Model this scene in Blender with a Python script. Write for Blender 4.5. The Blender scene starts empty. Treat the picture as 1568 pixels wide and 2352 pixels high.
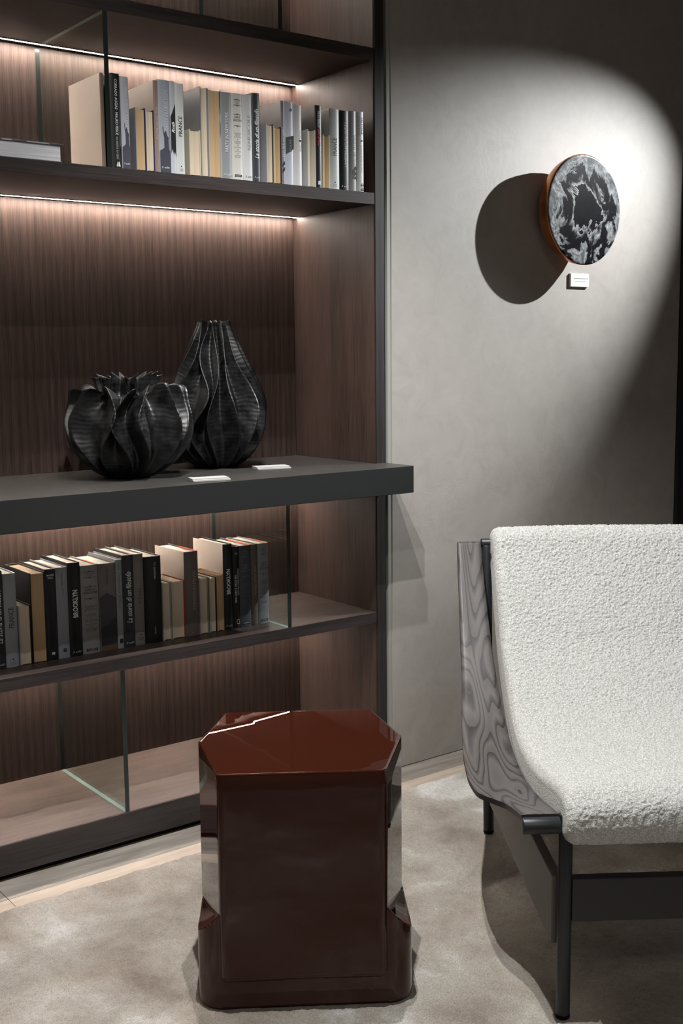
import bpy, bmesh, math, random
import numpy as np
from mathutils import Vector, Matrix, noise as mnoise
random.seed(7); rng = np.random.default_rng(7)
SC = bpy.context.scene
COL = SC.collection
R = math.radians

# ------------------------------------------------------------------ camera
F_PX, PITCH, ROLL, YAW = 2671.0, -7.647, -0.564, 37.2
CAMLOC = (-2.1343, -2.64, 1.2578)
cd = bpy.data.cameras.new('camera'); cam = bpy.data.objects.new('camera', cd); COL.objects.link(cam)
cd.sensor_fit = 'VERTICAL'; cd.sensor_height = 36.0; cd.lens = F_PX / 2352 * 36.0
cd.clip_start = 0.05
a, b, c = R(PITCH), R(ROLL), R(YAW)
fw = Vector((math.sin(c)*math.cos(a), math.cos(c)*math.cos(a), math.sin(a)))
rt = Vector((math.cos(c), -math.sin(c), 0)); up = rt.cross(fw)
rt2 = math.cos(b)*rt + math.sin(b)*up; up2 = -math.sin(b)*rt + math.cos(b)*up
cam.matrix_world = Matrix.Translation(CAMLOC) @ Matrix((rt2, up2, -fw)).transposed().to_4x4()
SC.camera = cam

# ------------------------------------------------------------------ world, exposure, lamps
w = bpy.data.worlds.new('world'); SC.world = w; w.use_nodes = True
w.node_tree.nodes['Background'].inputs[0].default_value = (0.75, 0.78, 0.85, 1)
w.node_tree.nodes['Background'].inputs[1].default_value = 0.02
SC.view_settings.view_transform = 'Standard'; SC.view_settings.look = 'None'
SC.view_settings.exposure = 0.0; SC.view_settings.gamma = 1.0
SC.view_settings.use_curve_mapping = False

def spot(name, loc, target, watts, size, blend, color=(1, 1, 1), radius=0.02):
    l = bpy.data.lights.new(name, 'SPOT'); l.energy = watts; l.spot_size = R(size); l.spot_blend = blend
    l.color = color; l.shadow_soft_size = radius
    o = bpy.data.objects.new(name, l); COL.objects.link(o); o.location = loc
    o.rotation_euler = (Vector(target) - Vector(loc)).to_track_quat('-Z', 'Y').to_euler(); return o
def area(name, loc, rot, sx, sy, watts, color=(1, 1, 1)):
    l = bpy.data.lights.new(name, 'AREA'); l.shape = 'RECTANGLE'; l.size = sx; l.size_y = sy; l.energy = watts; l.color = color
    o = bpy.data.objects.new(name, l); COL.objects.link(o); o.location = loc; o.rotation_euler = rot; return o
WARM = (1.0, 0.93, 0.85); NEUT = (1.0, 0.975, 0.945)
spot('ceiling_spot', (-0.75, -0.72, 2.9), (-0.35, -0.75, 0.2), 165, 78, 0.7, NEUT, 0.012)
spot('ceiling_spot', (-1.05, -1.02, 2.9), (-0.35, -0.75, 0.3), 185, 78, 0.7, NEUT, 0.012)
spot('artwork_spot', (2.05, -0.80, 2.40), (0.50, 0.0, 1.46), 380, 44, 1.0, (0.97, 0.99, 1.0), 0.010)
spot('shelf_spot', (-1.45, -1.45, 2.9), (-0.80, 0.0, 1.28), 45, 50, 0.7, NEUT, 0.012)
area('ambient_fill', (-2.2, -3.6, 2.88), (0, 0, 0), 1.6, 1.6, 30, WARM)  # unseen area lamp added as general fill for the dark areas

# ------------------------------------------------------------------ materials
MATS = {}
def newmat(n):
    m = bpy.data.materials.new(n); m.use_nodes = True; nt = m.node_tree
    return m, nt, nt.nodes, nt.links, nt.nodes['Principled BSDF']
def nd(nt, t, **k):
    n = nt.nodes.new(t)
    for a_, v in k.items():
        if a_.startswith('i_'):
            n.inputs[a_[2:]].default_value = v
        else: setattr(n, a_, v)
    return n
def rgb(r, g, b): return (r, g, b, 1)
def srgb(r, g, b):
    f = lambda v: (v/255/12.92) if v/255 <= .04045 else ((v/255+.055)/1.055)**2.4
    return (f(r), f(g), f(b), 1)
def plain(n, col, rough=0.5, spec=0.5, metal=0.0, coat=0.0):
    if n in MATS: return MATS[n]
    m, nt, N, L, P = newmat(n)
    P.inputs['Base Color'].default_value = col; P.inputs['Roughness'].default_value = rough
    P.inputs['Specular IOR Level'].default_value = spec; P.inputs['Metallic'].default_value = metal
    P.inputs['Coat Weight'].default_value = coat
    # faint procedural unevenness of the surface
    tc = nd(nt, 'ShaderNodeTexCoord'); no = nd(nt, 'ShaderNodeTexNoise', i_Scale=60.0, i_Detail=3.0)
    L.new(tc.outputs['Object'], no.inputs['Vector'])
    mr = nd(nt, 'ShaderNodeMapRange'); mr.inputs['To Min'].default_value = max(0, rough-.05); mr.inputs['To Max'].default_value = min(1, rough+.05)
    L.new(no.outputs['Fac'], mr.inputs['Value']); L.new(mr.outputs['Result'], P.inputs['Roughness'])
    MATS[n] = m; return m
def ramp(nt, fac, stops, interp='LINEAR'):
    r = nt.nodes.new('ShaderNodeValToRGB'); cr = r.color_ramp; cr.interpolation = interp
    while len(cr.elements) < len(stops): cr.elements.new(0.5)
    for e, (p, c_) in zip(cr.elements, stops): e.position = p; e.color = c_
    nt.links.new(fac, r.inputs['Fac']); return r
def wood(n, grain, dark, light, rough=0.5, bump=0.25, seed=0.0):
    """grain: axis index the grain runs along"""
    m, nt, N, L, P = newmat(n)
    tc = nd(nt, 'ShaderNodeTexCoord'); outs = []
    def mapped(sc_across, sc_along):
        mp = nd(nt, 'ShaderNodeMapping'); s = [sc_across]*3; s[grain] = sc_along
        mp.inputs['Scale'].default_value = s; mp.inputs['Location'].default_value = (seed, seed*.7, seed*1.3)
        L.new(tc.outputs['Object'], mp.inputs['Vector']); return mp
    a1 = nd(nt, 'ShaderNodeTexNoise', i_Scale=1.0, i_Detail=4.0, i_Roughness=.6, i_Distortion=.3); L.new(mapped(420, 9).outputs[0], a1.inputs['Vector'])
    a2 = nd(nt, 'ShaderNodeTexNoise', i_Scale=1.0, i_Detail=3.0, i_Distortion=1.2); L.new(mapped(26, 1.4).outputs[0], a2.inputs['Vector'])
    wv = nd(nt, 'ShaderNodeTexWave', i_Scale=1.0, i_Distortion=6.0, i_Detail=2.0); wv.inputs['Detail Scale'].default_value = .8
    L.new(mapped(14, .55).outputs[0], wv.inputs['Vector'])
    m1 = nd(nt, 'ShaderNodeMath', operation='MULTIPLY'); L.new(a1.outputs['Fac'], m1.inputs[0]); m1.inputs[1].default_value = .70
    m2 = nd(nt, 'ShaderNodeMath', operation='MULTIPLY_ADD'); L.new(a2.outputs['Fac'], m2.inputs[0]); m2.inputs[1].default_value = .20; L.new(m1.outputs[0], m2.inputs[2])
    m3 = nd(nt, 'ShaderNodeMath', operation='MULTIPLY_ADD'); L.new(wv.outputs['Fac'], m3.inputs[0]); m3.inputs[1].default_value = .10; L.new(m2.outputs[0], m3.inputs[2])
    rp = ramp(nt, m3.outputs[0], [(.36, dark), (.62, light)])
    L.new(rp.outputs['Color'], P.inputs['Base Color'])
    P.inputs['Roughness'].default_value = rough; P.inputs['Specular IOR Level'].default_value = .35
    bp = nd(nt, 'ShaderNodeBump', i_Strength=bump, i_Distance=.0012); L.new(m3.outputs[0], bp.inputs['Height']); L.new(bp.outputs['Normal'], P.inputs['Normal'])
    MATS[n] = m; return m
WD, WL = rgb(.024, .0145, .0115), rgb(.068, .043, .035)
M_BACK = wood('wood_back', 2, WD, WL, .55)
M_SIDE = wood('wood_side', 2, WD, WL, .5, seed=3.1)
M_SHELF = wood('wood_shelf', 0, rgb(.034, .024, .021), rgb(.085, .062, .053), .45, .15, seed=5.0)
M_SHELFD = wood('wood_shelf_shaded', 0, rgb(.020, .013, .011), rgb(.050, .033, .028), .5, .12, seed=6.0)  # darker copy of the shelf wood, shade of the undersides put into its colour
M_BASE = wood('wood_base', 0, rgb(.060, .043, .036), rgb(.140, .106, .092), .4, .12, seed=8.0)
M_FRONT = wood('wood_front_shaded', 0, rgb(.020, .016, .016), rgb(.045, .038, .037), .5, .12, seed=2.0)  # shade of the front faces is put into this darker wood colour
M_PILLAR = wood('wood_pillar_shaded', 2, rgb(.016, .014, .014), rgb(.036, .031, .031), .5, .12, seed=2.0)  # upright's wood, likewise darkened for the shade on its front
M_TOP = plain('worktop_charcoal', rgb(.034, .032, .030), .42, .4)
M_TOPF = plain('worktop_front_shaded', rgb(.017, .019, .019), .5, .3)  # worktop colour darkened to hold the shade below its top face
M_BLACK = plain('black_gap', rgb(.004, .004, .004), .8, .1)
M_METAL = plain('anthracite_metal', rgb(.022, .026, .030), .42, .5, .3)

def emit(n, col, s):
    m, nt, N, L, P = newmat(n); P.inputs['Base Color'].default_value = (0, 0, 0, 1)
    P.inputs['Emission Color'].default_value = col; P.inputs['Emission Strength'].default_value = s
    # slight unevenness between the diodes
    tc = nd(nt, 'ShaderNodeTexCoord'); no = nd(nt, 'ShaderNodeTexNoise', i_Scale=40.0); L.new(tc.outputs['Object'], no.inputs['Vector'])
    mr = nd(nt, 'ShaderNodeMapRange'); mr.inputs['To Min'].default_value = s*.95; mr.inputs['To Max'].default_value = s*1.05
    L.new(no.outputs['Fac'], mr.inputs['Value']); L.new(mr.outputs['Result'], P.inputs['Emission Strength']); return m
M_LED = emit('led', rgb(1, .87, .76), 330.0)

def glass_mat():
    m, nt, N, L, P = newmat('glass_face'); N.remove(P); out = N['Material Output']
    tr = nd(nt, 'ShaderNodeBsdfTransparent'); tr.inputs['Color'].default_value = (.93, .955, .945, 1)
    gl = nd(nt, 'ShaderNodeBsdfGlossy'); gl.inputs['Roughness'].default_value = .0
    no = nd(nt, 'ShaderNodeTexNoise', i_Scale=3.0)
    lw = nd(nt, 'ShaderNodeLayerWeight'); lw.inputs['Blend'].default_value = .5
    pw = nd(nt, 'ShaderNodeMath', operation='POWER'); L.new(lw.outputs['Facing'], pw.inputs[0]); pw.inputs[1].default_value = 5.0
    fr = nd(nt, 'ShaderNodeMath', operation='MULTIPLY_ADD'); L.new(pw.outputs[0], fr.inputs[0]); fr.inputs[1].default_value = .9; fr.inputs[2].default_value = .045
    bp = nd(nt, 'ShaderNodeBump', i_Strength=.01, i_Distance=.001); L.new(no.outputs['Fac'], bp.inputs['Height']); L.new(bp.outputs['Normal'], gl.inputs['Normal'])
    mx = nd(nt, 'ShaderNodeMixShader'); L.new(fr.outputs[0], mx.inputs[0]); L.new(tr.outputs[0], mx.inputs[1]); L.new(gl.outputs[0], mx.inputs[2])
    L.new(mx.outputs[0], out.inputs['Surface']); return m
M_GLASS = glass_mat()
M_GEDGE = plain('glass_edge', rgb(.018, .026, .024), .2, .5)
M_GEDGE2 = plain('glass_edge_lit', rgb(.30, .44, .41), .2, .8)  # LED light on top and bottom edges painted as a paler colour

def plaster():
    m, nt, N, L, P = newmat('plaster')
    tc = nd(nt, 'ShaderNodeTexCoord')
    n1 = nd(nt, 'ShaderNodeTexNoise', i_Scale=2.2, i_Detail=6.0, i_Roughness=.62, i_Distortion=.6); L.new(tc.outputs['Object'], n1.inputs['Vector'])
    n2 = nd(nt, 'ShaderNodeTexNoise', i_Scale=11.0, i_Detail=8.0, i_Roughness=.7, i_Distortion=1.5); L.new(tc.outputs['Object'], n2.inputs['Vector'])
    mx = nd(nt, 'ShaderNodeMath', operation='MULTIPLY_ADD'); L.new(n2.outputs['Fac'], mx.inputs[0]); mx.inputs[1].default_value = .45
    m0 = nd(nt, 'ShaderNodeMath', operation='MULTIPLY'); L.new(n1.outputs['Fac'], m0.inputs[0]); m0.inputs[1].default_value = .55; L.new(m0.outputs[0], mx.inputs[2])
    rp = ramp(nt, mx.outputs[0], [(.30, rgb(.285, .262, .240)), (.5, rgb(.345, .325, .300)), (.72, rgb(.395, .378, .352))])
    L.new(rp.outputs['Color'], P.inputs['Base Color']); P.inputs['Roughness'].default_value = .62
    # fine vertical and horizontal trowel marks, strongest as patches
    n3 = nd(nt, 'ShaderNodeTexNoise', i_Scale=90.0, i_Detail=4.0); L.new(tc.outputs['Object'], n3.inputs['Vector'])
    ms = nd(nt, 'ShaderNodeTexNoise', i_Scale=3.0, i_Detail=1.0); L.new(tc.outputs['Object'], ms.inputs['Vector'])
    rm = ramp(nt, ms.outputs['Fac'], [(.52, rgb(.15, .15, .15)), (.68, rgb(1, 1, 1))])
    mm = nd(nt, 'ShaderNodeMath', operation='MULTIPLY'); L.new(n2.outputs['Fac'], mm.inputs[0]); L.new(rm.outputs['Color'], mm.inputs[1])
    ad = nd(nt, 'ShaderNodeMath', operation='MULTIPLY_ADD'); L.new(n3.outputs['Fac'], ad.inputs[0]); ad.inputs[1].default_value = .10; L.new(mm.outputs[0], ad.inputs[2])
    bp = nd(nt, 'ShaderNodeBump', i_Strength=.28, i_Distance=.004); L.new(ad.outputs[0], bp.inputs['Height']); L.new(bp.outputs['Normal'], P.inputs['Normal'])
    return m
M_WALL = plaster()
M_DARKW = plain('dark_wall', rgb(.17, .155, .14), .8)
M_CEIL = plain('grey_ceiling', rgb(.42, .40, .38), .85)

def stone(n, d, l):
    m, nt, N, L, P = newmat(n); tc = nd(nt, 'ShaderNodeTexCoord')
    mp = nd(nt, 'ShaderNodeMapping'); mp.inputs['Scale'].default_value = (3, 26, 10); L.new(tc.outputs['Object'], mp.inputs['Vector'])
    n1 = nd(nt, 'ShaderNodeTexNoise', i_Scale=1.0, i_Detail=7.0, i_Roughness=.65, i_Distortion=.8); L.new(mp.outputs[0], n1.inputs['Vector'])
    rp = ramp(nt, n1.outputs['Fac'], [(.32, d), (.62, l)]); L.new(rp.outputs['Color'], P.inputs['Base Color'])
    P.inputs['Roughness'].default_value = .5
    bp = nd(nt, 'ShaderNodeBump', i_Strength=.2, i_Distance=.002); L.new(n1.outputs['Fac'], bp.inputs['Height']); L.new(bp.outputs['Normal'], P.inputs['Normal']); return m
M_ST1 = stone('travertine_grey', rgb(.15, .13, .11), rgb(.27, .245, .215))
M_ST2 = stone('travertine_beige', rgb(.33, .27, .215), rgb(.47, .40, .33))

def rugmat():
    m, nt, N, L, P = newmat('rug_pile'); tc = nd(nt, 'ShaderNodeTexCoord')
    n1 = nd(nt, 'ShaderNodeTexNoise', i_Scale=4.2, i_Detail=6.0, i_Roughness=.65, i_Distortion=.3); L.new(tc.outputs['Object'], n1.inputs['Vector'])
    n4 = nd(nt, 'ShaderNodeTexNoise', i_Scale=1.6, i_Detail=3.0, i_Distortion=.2); L.new(tc.outputs['Object'], n4.inputs['Vector'])
    n2 = nd(nt, 'ShaderNodeTexNoise', i_Scale=420.0, i_Detail=2.0, i_Roughness=.7); L.new(tc.outputs['Object'], n2.inputs['Vector'])
    a_ = nd(nt, 'ShaderNodeMath', operation='MULTIPLY_ADD'); L.new(n4.outputs['Fac'], a_.inputs[0]); a_.inputs[1].default_value = .45
    b_ = nd(nt, 'ShaderNodeMath', operation='MULTIPLY'); L.new(n1.outputs['Fac'], b_.inputs[0]); b_.inputs[1].default_value = .55; L.new(b_.outputs[0], a_.inputs[2])
    rp = ramp(nt, a_.outputs[0], [(.38, rgb(.215, .180, .150)), (.46, rgb(.32, .285, .245)), (.53, rgb(.39, .365, .325)), (.60, rgb(.58, .575, .55))])
    mx = nd(nt, 'ShaderNodeMix', data_type='RGBA', blend_type='MULTIPLY'); mx.inputs[0].default_value = .8
    L.new(rp.outputs['Color'], mx.inputs[6])
    r2 = ramp(nt, n2.outputs['Fac'], [(.3, rgb(.45, .45, .45)), (.6, rgb(1.15, 1.15, 1.15))]); L.new(r2.outputs['Color'], mx.inputs[7])
    L.new(mx.outputs[2], P.inputs['Base Color']); P.inputs['Roughness'].default_value = .85
    P.inputs['Specular IOR Level'].default_value = .15; P.inputs['Sheen Weight'].default_value = .25
    bp = nd(nt, 'ShaderNodeBump', i_Strength=.6, i_Distance=.003); L.new(n2.outputs['Fac'], bp.inputs['Height']); L.new(bp.outputs['Normal'], P.inputs['Normal']); return m
M_RUG = rugmat()

def boucle():
    m, nt, N, L, P = newmat('boucle'); tc = nd(nt, 'ShaderNodeTexCoord')
    v = nd(nt, 'ShaderNodeTexVoronoi', i_Scale=330.0); n = nd(nt, 'ShaderNodeTexNoise', i_Scale=500.0, i_Detail=2.0)
    L.new(tc.outputs['Object'], v.inputs['Vector']); L.new(tc.outputs['Object'], n.inputs['Vector'])
    a_ = nd(nt, 'ShaderNodeMath', operation='MULTIPLY_ADD'); L.new(v.outputs['Distance'], a_.inputs[0]); a_.inputs[1].default_value = -.8; L.new(n.outputs['Fac'], a_.inputs[2])
    rp = ramp(nt, a_.outputs[0], [(.0, rgb(.40, .41, .40)), (.30, rgb(.64, .65, .64))]); L.new(rp.outputs['Color'], P.inputs['Base Color'])  # shade in the creases between loops painted into the colour
    P.inputs['Roughness'].default_value = .95; P.inputs['Specular IOR Level'].default_value = .1; P.inputs['Sheen Weight'].default_value = .1
    bp = nd(nt, 'ShaderNodeBump', i_Strength=.5, i_Distance=.002); L.new(a_.outputs[0], bp.inputs['Height']); L.new(bp.outputs['Normal'], P.inputs['Normal']); return m
M_BOUCLE = boucle()

def ash():
    m, nt, N, L, P = newmat('grey_ash'); uv = nd(nt, 'ShaderNodeUVMap'); uv.uv_map = 'UVMap'
    mp = nd(nt, 'ShaderNodeMapping'); mp.inputs['Scale'].default_value = (15.0, 1.9, 1); mp.inputs['Location'].default_value = (.4, 3.3, 0); L.new(uv.outputs[0], mp.inputs['Vector'])
    n1 = nd(nt, 'ShaderNodeTexNoise', i_Scale=1.0, i_Detail=1.2, i_Roughness=.35, i_Distortion=.12); L.new(mp.outputs[0], n1.inputs['Vector'])
    k = nd(nt, 'ShaderNodeMath', operation='MULTIPLY'); L.new(n1.outputs['Fac'], k.inputs[0]); k.inputs[1].default_value = 16.0
    f = nd(nt, 'ShaderNodeMath', operation='FRACT'); L.new(k.outputs[0], f.inputs[0])
    mp2 = nd(nt, 'ShaderNodeMapping'); mp2.inputs['Scale'].default_value = (900, 40, 1); L.new(uv.outputs[0], mp2.inputs['Vector'])
    n2 = nd(nt, 'ShaderNodeTexNoise', i_Scale=1.0, i_Detail=3.0); L.new(mp2.outputs[0], n2.inputs['Vector'])
    g = nd(nt, 'ShaderNodeMath', operation='MULTIPLY_ADD'); L.new(n2.outputs['Fac'], g.inputs[0]); g.inputs[1].default_value = .35; L.new(f.outputs[0], g.inputs[2])
    rp = ramp(nt, g.outputs[0], [(.12, rgb(.012, .012, .014)), (.34, rgb(.040, .038, .040)), (.62, rgb(.100, .092, .089)), (1.0, rgb(.078, .072, .070))])
    L.new(rp.outputs['Color'], P.inputs['Base Color']); P.inputs['Roughness'].default_value = .48
    bp = nd(nt, 'ShaderNodeBump', i_Strength=.25, i_Distance=.001); L.new(g.outputs[0], bp.inputs['Height']); L.new(bp.outputs['Normal'], P.inputs['Normal']); return m
M_ASH = ash()
M_ASHD = plain('dark_ash', rgb(.014, .013, .016), .45)

def burnt():
    m, nt, N, L, P = newmat('burnt_wood'); tc = nd(nt, 'ShaderNodeTexCoord')
    wv = nd(nt, 'ShaderNodeTexWave', i_Scale=26.0, i_Distortion=9.0, i_Detail=2.0, bands_direction='Z'); wv.inputs['Detail Scale'].default_value = .6
    L.new(tc.outputs['Object'], wv.inputs['Vector'])
    n = nd(nt, 'ShaderNodeTexNoise', i_Scale=35.0, i_Detail=5.0); L.new(tc.outputs['Object'], n.inputs['Vector'])
    rp = ramp(nt, n.outputs['Fac'], [(.35, rgb(.004, .004, .005)), (.7, rgb(.015, .016, .017))]); L.new(rp.outputs['Color'], P.inputs['Base Color'])
    rr = ramp(nt, n.outputs['Fac'], [(.3, rgb(.30, .30, .30)), (.7, rgb(.50, .50, .50))]); L.new(rr.outputs['Color'], P.inputs['Roughness'])
    P.inputs['Specular IOR Level'].default_value = .42
    a_ = nd(nt, 'ShaderNodeMath', operation='MULTIPLY_ADD'); L.new(n.outputs['Fac'], a_.inputs[0]); a_.inputs[1].default_value = .8; L.new(wv.outputs['Fac'], a_.inputs[2])
    bp = nd(nt, 'ShaderNodeBump', i_Strength=.22, i_Distance=.0015); L.new(a_.outputs[0], bp.inputs['Height']); L.new(bp.outputs['Normal'], P.inputs['Normal']); return m
M_VASE = burnt()

def lacquer():
    m, nt, N, L, P = newmat('brown_lacquer')
    P.inputs['Base Color'].default_value = rgb(.038, .0090, .0045); P.inputs['Roughness'].default_value = .6
    P.inputs['Specular IOR Level'].default_value = .0; P.inputs['Coat Weight'].default_value = 1.0; P.inputs['Coat Roughness'].default_value = .0; P.inputs['Coat IOR'].default_value = 1.42
    tc = nd(nt, 'ShaderNodeTexCoord'); n = nd(nt, 'ShaderNodeTexNoise', i_Scale=5.0, i_Detail=1.0); L.new(tc.outputs['Object'], n.inputs['Vector'])
    bp = nd(nt, 'ShaderNodeBump', i_Strength=.015, i_Distance=.002); L.new(n.outputs['Fac'], bp.inputs['Height']); L.new(bp.outputs['Normal'], P.inputs['Coat Normal']); return m
M_LACQ = lacquer()

# ------------------------------------------------------------------ mesh helpers
def link(name, me, mat=None, parent=None, loc=None, smooth=False, kind=None):
    o = bpy.data.objects.new(name, me); COL.objects.link(o)
    if mat is not None:
        for m_ in (mat if isinstance(mat, (list, tuple)) else [mat]): me.materials.append(m_)
    if parent: o.parent = parent
    if loc is not None: o.location = loc
    if smooth: me.polygons.foreach_set('use_smooth', [True]*len(me.polygons))
    if smooth and smooth is not True: me.set_sharp_from_angle(angle=R(smooth))
    if kind: o['kind'] = kind
    return o
def from_bm(name, bm, *a_, **k):
    me = bpy.data.meshes.new(name); bmesh.ops.recalc_face_normals(bm, faces=bm.faces); bm.to_mesh(me); bm.free(); return link(name, me, *a_, **k)
def mesh_py(name, vs, fs, *a_, **k):
    me = bpy.data.meshes.new(name); me.from_pydata([tuple(v) for v in vs], [], fs); me.update(); return link(name, me, *a_, **k)
def box_bm(bm, x0, x1, y0, y1, z0, z1, bev=0.0, seg=2):
    r = bmesh.ops.create_cube(bm, size=1.0, matrix=Matrix.Translation(((x0+x1)/2, (y0+y1)/2, (z0+z1)/2)) @ Matrix.Diagonal((x1-x0, y1-y0, z1-z0, 1)))
    if bev: bmesh.ops.bevel(bm, geom=list({e for v in r['verts'] for e in v.link_edges}), offset=bev, segments=seg, affect='EDGES', profile=.5)
def box(name, x0, x1, y0, y1, z0, z1, mat, parent=None, bev=0.0008, **k):
    bm = bmesh.new(); box_bm(bm, x0, x1, y0, y1, z0, z1, bev); return from_bm(name, bm, mat, parent, **k)
def prism(name, pts, z0, z1, mat, parent=None, **k):
    n = len(pts); vs = [(x, y, z0) for x, y in pts] + [(x, y, z1) for x, y in pts]
    fs = [tuple(range(n))[::-1], tuple(range(n, 2*n))] + [(i, (i+1) % n, (i+1) % n+n, i+n) for i in range(n)]
    return mesh_py(name, vs, fs, mat, parent, **k)
def empty(name, loc, label, cat, group=None, rz=0.0):
    o = bpy.data.objects.new(name, None); COL.objects.link(o); o.location = loc; o.rotation_euler = (0, 0, rz); o.empty_display_size = .05
    o['label'] = label; o['category'] = cat
    if group: o['group'] = group
    return o
def tag(o, label, cat, group=None):
    o['label'] = label; o['category'] = cat
    if group: o['group'] = group
    return o
def tube_bm(bm, p0, p1, r, n=20, bev=0.002):
    p0, p1 = Vector(p0), Vector(p1); d = p1-p0; L_ = d.length; q = d.to_track_quat('Z', 'Y').to_matrix().to_4x4()
    M0 = Matrix.Translation(p0) @ q; rings = []
    for z, rr in ((0, r-bev), (bev*.3, r-bev*.3), (bev, r), (L_-bev, r), (L_-bev*.3, r-bev*.3), (L_, r-bev)):
        rings.append([bm.verts.new(M0 @ Vector((rr*math.cos(t*2*math.pi/n), rr*math.sin(t*2*math.pi/n), z))) for t in range(n)])
    for A_, B_ in zip(rings, rings[1:]):
        for i in range(n): bm.faces.new((A_[i], A_[(i+1) % n], B_[(i+1) % n], B_[i]))
    bm.faces.new(rings[0][::-1]); bm.faces.new(rings[-1])
def S(o): o['kind'] = 'structure'; return o

# ------------------------------------------------------------------ room shell
XL, XR, YB, ZC = -3.6, 3.4, -5.2, 3.0
fl = S(box('floor', XL, XR, YB, 0.45, -0.06, -0.004, M_ST2, bev=0))
# the floor's stone tiles: a grey strip along the wall, beige tiles in front
def tile(x0, x1, y0, y1, m_): box('tile', x0+.0008, x1-.0008, y0+.0004, y1-.0004, -0.004, 0.0, m_, fl, bev=.0004)
xs = [-3.6, -2.4, -1.2, 0.0145, 1.214, 2.3, 3.4]
for x0, x1 in zip(xs, xs[1:]):
    tile(x0, x1, -0.102, 0.0, M_ST1)
    tile(x0, x1, -0.702, -0.102, M_ST2)
S(box('ceiling', XL, XR, YB, 0.45, ZC, ZC+.05, M_CEIL, bev=0))
S(box('wall_left', XL-.05, XL, YB, 0.45, 0, ZC, M_DARKW, bev=0))
S(box('wall_right', XR, XR+.05, YB, 0.45, 0, ZC, M_DARKW, bev=0))
S(box('wall_front', XL, XR, YB-.05, YB, 0, ZC, M_DARKW, bev=0))
S(box('wall_back', 0.058, 1.404, 0.0, 0.45, 0, ZC, M_WALL, bev=.002))
S(box('trim_1', 0.044, 0.0575, 0.0015, 0.44, 0, ZC, plain('corner_bead', rgb(.30, .31, .29), .5), bev=.001))
S(box('trim_2', 1.405, 1.46, -0.012, 0.44, 0, ZC, M_METAL, bev=.001))
S(box('wall_niche', 1.461, XR, 0.03, 0.45, 0, ZC, plain('niche_black', rgb(.02, .02, .02), .6), bev=0))
S(box('wall_far', XL, -2.47, 0.0, 0.45, 0, ZC, M_WALL, bev=0))
S(box('wall_lintel', -2.46, 0.042, 0.02, 0.45, 2.82, ZC, M_DARKW, bev=0))

# ------------------------------------------------------------------ rug
def vnoise(U, V, cell, seed):
    r = np.random.default_rng(seed); n = 512; T = r.random((n, n))
    x, y = U/cell, V/cell; xi = np.floor(x).astype(int); yi = np.floor(y).astype(int); fx, fy = x-xi, y-yi
    fx = fx*fx*(3-2*fx); fy = fy*fy*(3-2*fy)
    g = lambda i, j: T[(xi+i) % n, (yi+j) % n]
    return (g(0, 0)*(1-fx)+g(1, 0)*fx)*(1-fy)+(g(0, 1)*(1-fx)+g(1, 1)*fx)*fy
def grid_mesh(name, X, Y, Z, mat, parent=None, uv=None, **k):
    nu, nv = X.shape; co = np.stack([X, Y, Z], -1).reshape(-1, 3).astype(np.float32)
    i = np.arange(nu-1)[:, None]*nv + np.arange(nv-1)[None, :]
    q = np.stack([i, i+nv, i+nv+1, i+1], -1).reshape(-1, 4)
    me = bpy.data.meshes.new(name); me.vertices.add(len(co)); me.vertices.foreach_set('co', co.ravel())
    me.loops.add(q.size); me.loops.foreach_set('vertex_index', q.ravel().astype(np.int32))
    me.polygons.add(len(q)); me.polygons.foreach_set('loop_start', (np.arange(len(q))*4).astype(np.int32))
    me.update(calc_edges=True); return link(name, me, mat, parent, smooth=True, **k)
RZ = 0.008
rug = empty('rug', (0, 0, 0), 'mottled beige and grey pile rug lying on the stone floor', 'rug')
ux = np.arange(-1.7, 1.45, .0042); uy = np.arange(-2.35, -0.14, .0042)
UX, UY = np.meshgrid(ux, uy, indexing='ij')
edge = -0.157 + .010*vnoise(UX, UX*0, .05, 3) - .006 + .006*vnoise(UX, UX*0, .012, 4)
d_edge = np.clip((edge-UY)/.014, 0, 1)
Zr = -.001 + (RZ+.001)*np.sqrt(d_edge) + d_edge*(.0030*(vnoise(UX, UY, .007, 1)-.8) + .0022*(vnoise(UX, UY, .0045, 2)-.8) + .002*(vnoise(UX, UY, .06, 5)-.8))
grid_mesh('pile', UX, np.minimum(UY, edge+.0), Zr, M_RUG, rug, kind='stuff')
bm = bmesh.new(); box_bm(bm, -3.0, -1.7, -2.9, -0.16, 0, RZ-.002, .002); box_bm(bm, -1.7, 1.45, -2.9, -2.35, 0, RZ-.002, .002); box_bm(bm, 1.45, 1.9, -2.9, -0.16, 0, RZ-.002, .002)
from_bm('border', bm, M_RUG, rug)

# ------------------------------------------------------------------ bookcase
X0 = -2.42; D = 0.4027
ZPt, ZCb, ZCt, ZWb, ZWt, ZBb, ZBt, ZAb, ZAt = .0898, .4684, .5004, .8671, .9448, 1.6835, 1.7155, 2.0767, 2.1094
bc = empty('bookcase', (0, 0, 0), 'dark stained wood built-in bookcase with lit shelves beside the plaster wall', 'bookcase')
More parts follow.
